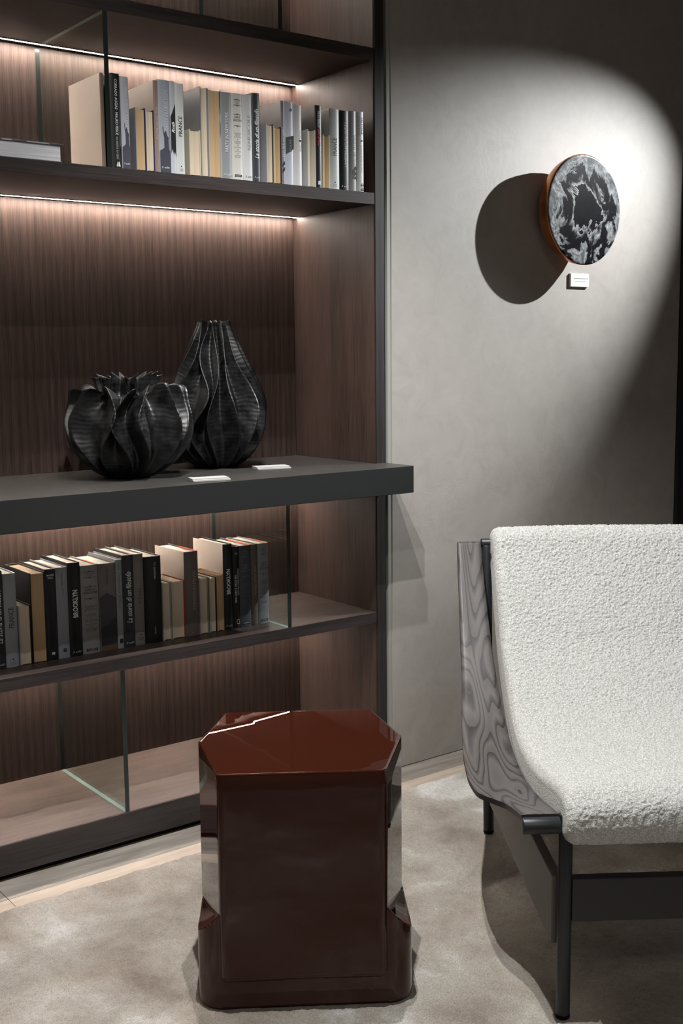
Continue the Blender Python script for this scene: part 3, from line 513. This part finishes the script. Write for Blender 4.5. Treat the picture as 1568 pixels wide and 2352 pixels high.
# ------------------------------------------------------------------ carved vases
def vase(name, label, x, y, prof, nfin, ruff, seed, depthv):
    """prof: list of (t-height, ridge radius, valley radius); ruff(k) height of each fin's tip above the rim"""
    r = random.Random(seed); root = empty(name, (x, y, ZWt+.0006), label, 'vase')
    K = 24; NT = nfin*K; NZ = 90
    zs = np.array([p[0] for p in prof]); rr = np.array([p[1] for p in prof]); rv = np.array([p[2] for p in prof])
    tt = np.linspace(0, 1, NZ); s_ = np.linspace(0, len(prof)-1, NZ)
    def cr(arr):  # smooth interpolation over the control points
        out = []
        for q in s_:
            i = min(int(q), len(arr)-2); f = q-i; p0 = arr[max(i-1, 0)]; p1 = arr[i]; p2 = arr[i+1]; p3 = arr[min(i+2, len(arr)-1)]
            out.append(.5*((2*p1)+(-p0+p2)*f+(2*p0-5*p1+4*p2-p3)*f*f+(-p0+3*p1-3*p2+p3)*f**3))
        return np.array(out)
    Z, RR, RV = cr(zs), cr(rr), cr(rv); LF = cr(np.array([(p[3] if len(p) > 3 else 0) for p in prof]))
    base = [2*math.pi*(k+.28*(r.random()-.5))/nfin for k in range(nfin)] 
    ph = [r.random()*6.28 for _ in range(nfin)]; am = [(.5+.9*r.random())*.22 for _ in range(nfin)]; fr_ = [1.1+1.0*r.random() for _ in range(nfin)]
    tip = [ruff*(.2+.8*r.random()) for _ in range(nfin)]; amp = [.85+.25*r.random() for _ in range(nfin)]
    vs = []
    for j in range(NZ):
        t = tt[j]; g = math.sin(math.pi*min(1, t*1.0))
        ang = [base[k] + am[k]*g*math.sin(ph[k]+fr_[k]*2*math.pi*t) * (6.283/nfin/.45) for k in range(nfin)]
        for k in range(nfin):
            a0 = ang[k]; a1 = ang[(k+1) % nfin] + (2*math.pi if k == nfin-1 else 0)
            for i in range(K):
                f = i/K; an = a0+(a1-a0)*f
                e0 = (1-f); e1 = f
                lean = .35
                cusp = (max(0, 1-2*f*(1+lean*.3))**2.2)*amp[k] + (max(0, 2*f-1)**1.5)*amp[(k+1) % nfin]
                rad = RV[j] + (RR[j]-RV[j])*cusp - .10*RV[j]*math.sin(math.pi*f)**2*min(1, t*3)
                lift = (tip[k]*max(0, 1-2.2*f)**1.3 + tip[(k+1) % nfin]*max(0, 2.2*f-1.2)**1.3) * max(0, (t-.78)/.22)**1.5
                lift += LF[j]*((max(0, 1-2.4*f)**1.4)*amp[k]*(.5+tip[k]/ruff*.6) + (max(0, 2.4*f-1.4)**1.4)*amp[(k+1) % nfin]*(.5+tip[(k+1) % nfin]/ruff*.6))
                nz = mnoise.noise(Vector((math.cos(an)*rad*30, math.sin(an)*rad*30, Z[j]*14+seed)))
                rad += .0022*nz
                vs.append((rad*math.cos(an), rad*math.sin(an), Z[j]+lift))
    fs = [(j*NT+i, j*NT+(i+1) % NT, (j+1)*NT+(i+1) % NT, (j+1)*NT+i) for j in range(NZ-1) for i in range(NT)]
    # close the foot, and drop an inner wall from the rim
    vs.append((0, 0, Z[0])); c_ = len(vs)-1; fs += [(c_, (i+1) % NT, i) for i in range(NT)]
    top0 = (NZ-1)*NT; n0 = len(vs)
    for q, (dz, sc_) in enumerate([(-.004, .9), (-.03, .78), (-.09, .6)]):
        for i in range(NT):
            v = vs[top0+i]; f = sc_; vs.append((v[0]*f, v[1]*f, (v[2]+dz) if q == 0 else Z[-1]+dz))
    ring = [top0, n0, n0+NT, n0+2*NT]
    for A_, B_ in zip(ring, ring[1:]): fs += [(A_+i, A_+(i+1) % NT, B_+(i+1) % NT, B_+i) for i in range(NT)]
    vs.append((0, 0, Z[-1]-.1)); c2 = len(vs)-1; fs += [(ring[-1]+i, ring[-1]+(i+1) % NT, c2) for i in range(NT)]
    o = mesh_py('body', vs, fs, M_VASE, root, smooth=True)
    return root
V1 = [(0, .050, .046), (.006, .074, .066), (.035, .120, .098), (.075, .153, .124), (.115, .168, .136), (.155, .169, .136), (.190, .160, .120, .002), (.212, .150, .098, .028), (.212, .122, .088, .030), (.208, .096, .076, .010), (.222, .080, .064), (.244, .084, .062), (.258, .092, .060)]
vase('carved_vase', 'squat black carved wood vase with jagged petal-like fins, front left on the worktop', -.722, .150, V1, 15, .022, 5, 0)
V2 = [(0, .042, .038), (.006, .066, .056), (.035, .104, .080), (.08, .137, .104), (.13, .150, .112), (.18, .146, .106), (.23, .128, .092), (.28, .105, .074), (.33, .081, .056), (.37, .062, .043), (.395, .050, .036), (.408, .047, .033)]
vase('carved_vase', 'tall black carved wood gourd-shaped vase with long wavy ribs, behind the squat vase', -.402, .232, V2, 15, .012, 11, 0)

# ------------------------------------------------------------------ caption cards
M_CARD = plain('white_card', rgb(.40, .40, .385), .6)
def card(x, y, label):
    o = empty('caption_card', (x, y, ZWt+.0004), label, 'card', rz=R(-14)); 
    box('plate', -.049, .049, -.024, .024, 0, .0045, M_CARD, o, bev=.0006)
    box('top_plate', -.049, .049, -.012, .030, .0047, .0075, M_CARD, o, bev=.0004)
card(-.612, -.078, 'white caption card lying at the worktop edge below the squat vase')
card(-.318, .075, 'white caption card lying on the worktop right of the tall vase')
wc = empty('wall_label', (.861, -.0002, 1.4975), 'small white caption label on the plaster wall under the round artwork', 'label')
box('plate', -.045, .045, -.008, 0, -.0215, .0215, plain('label_white', rgb(.60, .60, .57), .5), wc, bev=.0008)
for z, x0_, x1_, g_ in ((.005, -.030, .040, 120), (-.004, -.022, .030, 150)):
    box('printed_line', x0_, x1_, -.0084, -.0081, z, z+.0012, plain('line%d' % g_, srgb(g_, g_, g_+2), .6), wc, bev=0)

# ------------------------------------------------------------------ round wall artwork
def artmat():
    m, nt, N, L, P = newmat('resin_face'); tc = nd(nt, 'ShaderNodeTexCoord')
    mp = nd(nt, 'ShaderNodeMapping'); mp.inputs['Location'].default_value = (-.08, 0, .03); mp.inputs['Scale'].default_value = (5.9, 0, 5.9); L.new(tc.outputs['Object'], mp.inputs['Vector'])
    n1 = nd(nt, 'ShaderNodeTexNoise', i_Scale=1.3, i_Detail=7.0, i_Roughness=.6, i_Distortion=1.3); L.new(mp.outputs[0], n1.inputs['Vector'])
    ln = nd(nt, 'ShaderNodeVectorMath', operation='LENGTH'); L.new(mp.outputs[0], ln.inputs[0])
    s1 = nd(nt, 'ShaderNodeMath', operation='SUBTRACT'); L.new(n1.outputs['Fac'], s1.inputs[0]); s1.inputs[1].default_value = .5
    sep = nd(nt, 'ShaderNodeSeparateXYZ'); L.new(mp.outputs[0], sep.inputs[0])
    r1 = nd(nt, 'ShaderNodeMath', operation='MULTIPLY_ADD'); L.new(s1.outputs[0], r1.inputs[0]); r1.inputs[1].default_value = 1.75; L.new(ln.outputs['Value'], r1.inputs[2])
    r2 = nd(nt, 'ShaderNodeMath', operation='MULTIPLY_ADD'); L.new(sep.outputs['X'], r2.inputs[0]); r2.inputs[1].default_value = .10; L.new(r1.outputs[0], r2.inputs[2])
    r3 = nd(nt, 'ShaderNodeMath', operation='MULTIPLY_ADD'); L.new(sep.outputs['Z'], r3.inputs[0]); r3.inputs[1].default_value = .12; L.new(r2.outputs[0], r3.inputs[2])
    K_ = rgb(.004, .004, .006)
    rp = ramp(nt, r3.outputs[0], [(0, K_), (.40, K_), (.42, rgb(.30, .31, .32)), (.50, rgb(.08, .085, .09)), (.55, K_), (.76, K_), (.785, rgb(.14, .15, .155)), (.88, rgb(.24, .25, .26)), (1, rgb(.10, .11, .115))])
    n2 = nd(nt, 'ShaderNodeTexNoise', i_Scale=7.0, i_Detail=6.0, i_Roughness=.7, i_Distortion=1.5); L.new(mp.outputs[0], n2.inputs['Vector'])
    rr = ramp(nt, n2.outputs['Fac'], [(.35, rgb(.30, .30, .30)), (.62, rgb(1.5, 1.5, 1.5))])
    mx = nd(nt, 'ShaderNodeMix', data_type='RGBA', blend_type='MULTIPLY'); mx.inputs[0].default_value = 1.0; L.new(rp.outputs['Color'], mx.inputs[6]); L.new(rr.outputs['Color'], mx.inputs[7])
    L.new(mx.outputs[2], P.inputs['Base Color']); P.inputs['Roughness'].default_value = .28; P.inputs['Specular IOR Level'].default_value = .12
    bp = nd(nt, 'ShaderNodeBump', i_Strength=.3, i_Distance=.003); L.new(rp.outputs['Color'], bp.inputs['Height']); L.new(bp.outputs['Normal'], P.inputs['Normal']); return m
art = empty('wall_sculpture', (.772, -.0005, 1.7087), 'round black and white marbled disc with a copper bowl back on the plaster wall', 'artwork')
def lathe_y(name, prof, mat, parent, n=96):
    vs, fs = [], []
    for (r_, y_) in prof: vs += [(r_*math.cos(i*2*math.pi/n), y_, r_*math.sin(i*2*math.pi/n)) for i in range(n)]
    for j in range(len(prof)-1): fs += [(j*n+i, j*n+(i+1) % n, (j+1)*n+(i+1) % n, (j+1)*n+i) for i in range(n)]
    fs.append(tuple(range((len(prof)-1)*n, len(prof)*n))); fs.append(tuple(range(n))[::-1])
    o = mesh_py(name, vs, fs, mat, parent, smooth=True); 
    for p_ in o.data.polygons[-2:]: p_.use_smooth = False
    return o
def coppermat():
    m, nt, N, L, P = newmat('copper_glaze'); P.inputs['Base Color'].default_value = rgb(.62, .20, .055); P.inputs['Metallic'].default_value = .75
    tc = nd(nt, 'ShaderNodeTexCoord'); n = nd(nt, 'ShaderNodeTexNoise', i_Scale=14.0, i_Detail=4.0); L.new(tc.outputs['Object'], n.inputs['Vector'])
    rp = ramp(nt, n.outputs['Fac'], [(.3, rgb(.28, .07, .02)), (.65, rgb(.75, .28, .09))]); L.new(rp.outputs['Color'], P.inputs['Base Color']); P.inputs['Roughness'].default_value = .24; return m
M_COP = coppermat()
lathe_y('bowl_back', [(.070, 0), (.078, -.001), (.105, -.010), (.132, -.026), (.152, -.046), (.164, -.066), (.1700, -.086), (.1714, -.096), (.1712, -.0985), (.1700, -.0995)], M_COP, art)
lathe_y('face', [(.1650, -.0990), (.1692, -.0998), (.1696, -.1008), (.1680, -.1022), (.1640, -.1026)], artmat(), art)

# ------------------------------------------------------------------ lacquered stool
SP = Vector((-1.0606, -.8356, RZ+.0015))
SU = Vector((.829, -.559, 0)); SV = Vector((.559, .829, 0)); SH = .475
CX, CY = .157, .196
st = empty('side_table', tuple(SP + SU*CX + SV*CY), 'glossy dark red-brown lacquered stool-like side table with faceted corners on the rug', 'side table', rz=math.atan2(SU.y, SU.x))
hexp = [(-.002, 0), (.315, 0), (.366, .200), (.317, .388), (-.002, .388), (-.049, .198)]
def halfplanes(poly):
    out = []
    for (x0_, y0_), (x1_, y1_) in zip(poly, poly[1:]+poly[:1]):
        nx, ny = (y1_-y0_), -(x1_-x0_); l_ = math.hypot(nx, ny); nx /= l_; ny /= l_
        out.append((nx, ny, (x0_-CX)*nx+(y0_-CY)*ny))
    return out
HP = halfplanes(hexp)
BX0, BX1, BY0, BY1, BR = -.049-CX, .369-CX, .009-CY, .384-CY, .045
def ray_poly(dx, dy, planes, inset):
    return min((d_-inset)/(nx*dx+ny*dy) for nx, ny, d_ in planes if nx*dx+ny*dy > 1e-5)
def ray_rrect(dx, dy, inset):
    x0_, x1_, y0_, y1_ = BX0+inset, BX1-inset, BY0+inset, BY1-inset; r_ = BR
    t_ = min([v for v in ((x1_/dx if dx > 1e-6 else 9), (x0_/dx if dx < -1e-6 else 9), (y1_/dy if dy > 1e-6 else 9), (y0_/dy if dy < -1e-6 else 9))])
    px_, py_ = dx*t_, dy*t_; cx_ = min(max(px_, x0_+r_), x1_-r_); cy_ = min(max(py_, y0_+r_), y1_-r_)
    if cx_ != px_ and cy_ != py_:
        cx_ = x0_+r_ if dx < 0 else x1_-r_; cy_ = y0_+r_ if dy < 0 else y1_-r_
        b_ = dx*cx_+dy*cy_; c_ = cx_*cx_+cy_*cy_-r_*r_; t_ = b_+math.sqrt(max(0, b_*b_-c_))
    return t_
n = 720; ANG = [2*math.pi*i/n for i in range(n)]
def body_outline(inset):
    rs = np.array([ray_poly(math.cos(t_), math.sin(t_), HP, inset) for t_ in ANG])
    # small fillet on the vertical arrises: smooth the outline a little where front and back corners are
    out = rs.copy()
    for _ in range(14): out = .25*np.roll(out, 1)+.5*out+.25*np.roll(out, -1)
    k_ = np.array([min(1.0, abs(math.sin(t_))/.45)**2 for t_ in ANG])
    return out*k_+rs*(1-k_)
BO = body_outline(0)
def outline(z, inset=0.0):
    lowr = max(0, .072-z); ib = 0 if lowr == 0 else .016-math.sqrt(max(0, .016**2-min(lowr, .016)**2)); 
    body = BO - ib - (0.03 if z < .056 else 0) - inset
    out = []
    for i, t_ in enumerate(ANG):
        dx, dy = math.cos(t_), math.sin(t_); q = min(1, abs(dy)/max(1e-6, abs(dx))/1.2); z1 = .145+.052*q
        e = (z1-z)*1.05; foot = -1
        if e > 0:
            rr_ = ray_rrect(dx, dy, inset); ri = min(rr_, BO[i]+e/max(.55, abs(dx))) if abs(dx) > .35 else min(rr_, 9 if z < .13 else 0)
            foot = ri if z < .150 or abs(dx) > .35 else 0
        out.append((max(body[i], foot)*dx, max(body[i], foot)*dy))
    return out
zz = [(0, .006), (.002, .002), (.006, 0)] + [(z, 0) for z in np.arange(.012, .052, .008)] + [(.0555, 0), (.0562, 0)] + [(z, 0) for z in np.arange(.058, .075, .002)] + [(z, 0) for z in np.arange(.08, .204, .003)] + [(z, 0) for z in np.linspace(.21, SH-.004, 8)] + [(SH-.0018, .0005), (SH-.0004, .0020)]
vs, fs = [], []
for z, ins in zz: vs += [(x, y, z) for x, y in outline(z, ins)]
m_ = len(zz)
for j in range(m_-1): fs += [(j*n+i, j*n+(i+1) % n, (j+1)*n+(i+1) % n, (j+1)*n+i) for i in range(n)]
last = outline(SH, .0035); base_i = len(vs); rad_s = [1.0]+list(np.linspace(.985, .04, 26))
for s_ in rad_s: vs += [(x*s_, y*s_, SH-.0005*(1-s_**2)) for x, y in last]
fs += [((m_-1)*n+i, (m_-1)*n+(i+1) % n, base_i+(i+1) % n, base_i+i) for i in range(n)]
for q in range(len(rad_s)-1): fs += [(base_i+q*n+i, base_i+q*n+(i+1) % n, base_i+(q+1)*n+(i+1) % n, base_i+(q+1)*n+i) for i in range(n)]
fs.append(tuple(base_i+(len(rad_s)-1)*n+i for i in range(n))); fs.append(tuple(range(n))[::-1])
mesh_py('body', vs, fs, M_LACQ, st, smooth=24)

# ------------------------------------------------------------------ armchair
AO = Vector((-.560, -1.245, 0)); AV = Vector((.571362, .820698, 0)); AU = Vector((.820698, -.571362, 0))
ch = empty('lounge_chair', (AO.x, AO.y, RZ+.0015), 'cream boucle lounge chair on bent grey ash side bands and dark legs', 'armchair', rz=math.atan2(AU.y, AU.x))
ZO = -(RZ+.0015)   # chair-local z of the world floor
PR = [(-.002, .4135), (.020, .409), (.051, .403), (.115, .388), (.183, .375), (.245, .366), (.305, .361), (.362, .361), (.422, .368), (.480, .382), (.540, .402), (.585, .425), (.622, .452), (.672, .482), (.715, .515), (.750, .549), (.784, .588), (.826, .638), (.868, .690), (.900, .735), (.926, .776)]
PR = np.array(PR)
def smooth_curve(P_, n_):
    d_ = np.r_[0, np.cumsum(np.hypot(*np.diff(P_, axis=0).T))]; t_ = np.linspace(0, d_[-1], n_)
    x_ = np.interp(t_, d_, P_[:, 0]); y_ = np.interp(t_, d_, P_[:, 1])
    for _ in range(int(n_*.35)):
        x_[1:-1] = .25*x_[:-2]+.5*x_[1:-1]+.25*x_[2:]; y_[1:-1] = .25*y_[:-2]+.5*y_[1:-1]+.25*y_[2:]
    return x_, y_, t_
pv, pz, ps = smooth_curve(PR, 140)
CW = .60   # clear width between the bands
def band(mirror):
    outer_s = [0, .10, .150, .200, .245, .30, .345, .45, .55, .68, .80, 1.0]   # fractions along v
    vo = [-.03, .045, .124, .174, .205, .235, .328, .446, .570, .675, .813, .93]
    uo = [-.083, -.085, -.090, -.107, -.121, -.129, -.132, -.126, -.111, -.095, -.082, -.072]
    uouter = np.interp(pv, vo, uo)
    for _ in range(6): uouter[1:-1] = .25*uouter[:-2]+.5*uouter[1:-1]+.25*uouter[2:]
    tv = np.gradient(pv); tz = np.gradient(pz); l_ = np.hypot(tv, tz); nv, nz = -tz/l_, tv/l_
    TH = .013; vs, fs, uvs = [], [], []; NU = 8
    n_ = len(pv); sgn = -1 if mirror else 1; off = CW if mirror else 0
    for side in (0, 1):
        for j in range(n_):
            for i in range(NU+1):
                f = i/NU; u_ = uouter[j]*(1-f) + (-.012)*f
                edge_r = min(f, 1-f)*NU; dd = .0012 if edge_r == 0 else 0
                tt_ = (-dd if side == 0 else -TH+dd)
                vs.append((off+sgn*u_, pv[j]+nv[j]*tt_, pz[j]+nz[j]*tt_)); uvs.append((u_, ps[j]))
    W1 = NU+1; B0 = n_*W1
    for j in range(n_-1):
        for i in range(NU):
            q = (j*W1+i, j*W1+i+1, (j+1)*W1+i+1, (j+1)*W1+i); fs.append(q); fs.append(tuple(B0+k for k in q[::-1]))
    for j in range(n_-1):
        for i in (0, NU):
            q = (j*W1+i, (j+1)*W1+i, B0+(j+1)*W1+i, B0+j*W1+i); fs.append(q if i == 0 else q[::-1])
    for j in (0, n_-1):
        for i in range(NU):
            q = (j*W1+i, j*W1+i+1, B0+j*W1+i+1, B0+j*W1+i); fs.append(q[::-1] if j == 0 else q)
    me = bpy.data.meshes.new('side_band'); me.from_pydata([(x, y, z+ZO) for x, y, z in vs], [], fs); me.update()
    uvl = me.uv_layers.new(name='UVMap')
    for lp in me.loops: uvl.data[lp.index].uv = uvs[lp.vertex_index]
    nf = (n_-1)*NU*2
    o = link('side_band', me, [M_ASH, M_ASHD], ch, smooth=True)
    for k_, p_ in enumerate(me.polygons):
        if k_ >= nf: p_.material_index = 1; p_.use_smooth = False
    bm = bmesh.new(); bm.from_mesh(me); bmesh.ops.recalc_face_normals(bm, faces=bm.faces); bm.to_mesh(me); bm.free()
    return o
band(False); band(True)
Z_ = lambda z: z+ZO
def tube(name, p0, p1, r, mat=M_METAL, n=24):
    bm = bmesh.new(); tube_bm(bm, (p0[0], p0[1], Z_(p0[2])), (p1[0], p1[1], Z_(p1[2])), r, n); o = from_bm(name, bm, mat, ch, smooth=True)
    return o
def plank(name, u0, u1, v0, v1, z0, z1, mat, bev=.002): return box(name, u0, u1, v0, v1, Z_(z0), Z_(z1), mat, ch, bev=bev)
for s_, off in ((1, 0), (-1, CW)):
    tube('front_tube', (off-s_*.084, -.012, .3955), (off-s_*.014, -.012, .3955), .0155)
    tube('leg', (off, 0, RZ+.0018), (off, 0, .412), .0135)
    tube('leg', (off+s_*.004, .862, RZ+.0018), (off+s_*.004, .930, .765), .0135)
    for v_ in (0, .862): tube('foot_glide', (off+(s_*.004 if v_ else 0), v_, RZ+.0015), (off+(s_*.004 if v_ else 0), v_, RZ+.010), .0139, M_BLACK)
    if s_ == 1: plank('side_rail', -.021, -.001, .014, .850, .150, .284, plain('ash_plain', rgb(.085, .076, .070), .5))
    else: plank('side_rail', CW+.001, CW+.021, .014, .850, .150, .284, plain('ash_plain', rgb(.085, .076, .070), .5))
plank('front_rail', .012, CW-.012, -.010, .014, .204, .288, M_ASHD)
plank('back_rail', .012, CW-.012, .868, .890, .204, .288, M_ASHD)
tube('cross_bar', (-.010, .932, .770), (CW+.010, .932, .770), .0125)
tube('cross_bar', (.0, .012, .365), (CW, .012, .365), .008)

# cushion: a rounded slab bent along the seat profile, with looped-wool relief
def cushion():
    ext0, ext1 = .060, .030
    tv = np.gradient(pv); tz = np.gradient(pz); l_ = np.hypot(tv, tz); tv, tz = tv/l_, tz/l_
    tdir0 = (tv[0], tz[0]); L0 = ps[-1]; Lc = L0+ext0+ext1; TH = .100; RAD = .062; U0, U1 = -.009, CW+.009
    def frame(s):
        s = s-ext0
        if np.isscalar(s): s = np.array([s])
        v_ = np.interp(s, ps, pv); z_ = np.interp(s, ps, pz); a_ = np.interp(s, ps, tv); b_ = np.interp(s, ps, tz)
        ex = np.where(s < 0, s, np.where(s > L0, s-L0, 0)); v_ = v_+ex*a_; z_ = z_+ex*b_
        # the front lip rolls gently down
        z_ = z_ - np.clip((.10-s)/.14, 0, 1)**2*.014
        l2 = np.hypot(a_, b_); return v_, z_, a_/l2, b_/l2
    ds = .0019
    # perimeter of the cross section (s, t) and grid along u
    def rounded_rect(L_, T_, r_):
        pts = []
        a1 = np.arange(r_, L_-r_, ds); pts += [(x, T_/2) for x in a1]
        arc = np.linspace(math.pi/2, -math.pi/2, int(math.pi*r_/ds)); pts += [(L_-r_+r_*math.cos(q), (T_/2)*math.sin(q)) for q in arc]
        a2 = np.arange(L_-r_, r_, -.02); pts += [(x, -T_/2) for x in a2]
        arc = np.linspace(-math.pi/2, -math.pi*1.5, int(math.pi*r_/ds)); pts += [(r_+r_*math.cos(q), (T_/2)*math.sin(q)) for q in arc[:-1]]
        return np.array(pts)
    PP = rounded_rect(Lc, TH, RAD); NF = 5; PP = np.roll(PP, int(math.pi*RAD/ds)+30, axis=0)
    us = np.concatenate([U0+.022*(1-np.cos(np.linspace(0, math.pi/2, 12)[:-1])), np.arange(U0+.022, U1-.022, ds), U1-.022*(1-np.cos(np.linspace(math.pi/2, 0, 12)[:-1])), [U1]])
    us = np.concatenate([[U0+.0002]*NF, us, [U1-.0002]*NF])
    inset = np.where(us < U0+.022, .022*(1-np.sqrt(np.clip(1-((U0+.022-us)/.022)**2, 0, 1))), 0) + np.where(us > U1-.022, .022*(1-np.sqrt(np.clip(1-((us-U1+.022)/.022)**2, 0, 1))), 0)
    SS = PP[:, 0][:, None]; TT = PP[:, 1][:, None]; ins = inset[None, :]
    cs = np.clip(SS, RAD, Lc-RAD); sx = SS-cs; r0 = np.hypot(sx, TT); r0 = np.maximum(r0, 1e-6)
    U0f, U1f = us[0], us[-1]
    k_ = np.clip(1-ins/np.maximum(r0, .036), 0, 1)
    k_[:, :NF] *= np.linspace(0, 1, NF+1)[None, :-1]; k_[:, -NF:] *= np.linspace(1, 0, NF+1)[None, 1:]
    s2 = cs+sx*k_; t2 = TT*k_
    U = np.broadcast_to(us[None, :], s2.shape)
    ln = np.sqrt((sx/r0)**2+(TT/r0)**2); ns = sx/r0; nt_ = TT/r0
    arcl = np.broadcast_to(np.r_[0, np.cumsum(np.hypot(*np.diff(PP, axis=0).T))][:, None], s2.shape)
    h = (U > U0+.001)*(U < U1-.001)*1.0; h = h*(.0030*(vnoise(arcl, U, .0046, 21)-.5)+.0034*(vnoise(arcl+.003, U+.001, .0032, 22)-.5) + .004*(vnoise(arcl, U, .09, 24)-.5))
    h = h*(1-.35*np.clip((.07-SS)/.05, 0, 1)); s2 = s2+ns*h; t2 = t2+nt_*h + (.012*np.clip(np.sin(np.pi*(U-U0)/(U1-U0)), 0, 1)**.5)*(TT > 0)
    off = .004
    v_, z_, a_, b_ = frame(s2.ravel()); v_ = v_.reshape(s2.shape); z_ = z_.reshape(s2.shape); a_ = a_.reshape(s2.shape); b_ = b_.reshape(s2.shape)
    Vv = v_ - b_*(t2+off); Zz = z_ + a_*(t2+off)
    wgt = np.clip((s2/Lc-.42)/.5, 0, 1); U = U + .022*wgt*(1-2*(U-U0)/(U1-U0))
    X = np.vstack([U, U[:1]]); Y = np.vstack([Vv, Vv[:1]]); Z = np.vstack([Zz, Zz[:1]])+ZO
    o = grid_mesh('cushion', X, Y, Z, M_BOUCLE, ch)
    # close both flanks
    return o
cushion()
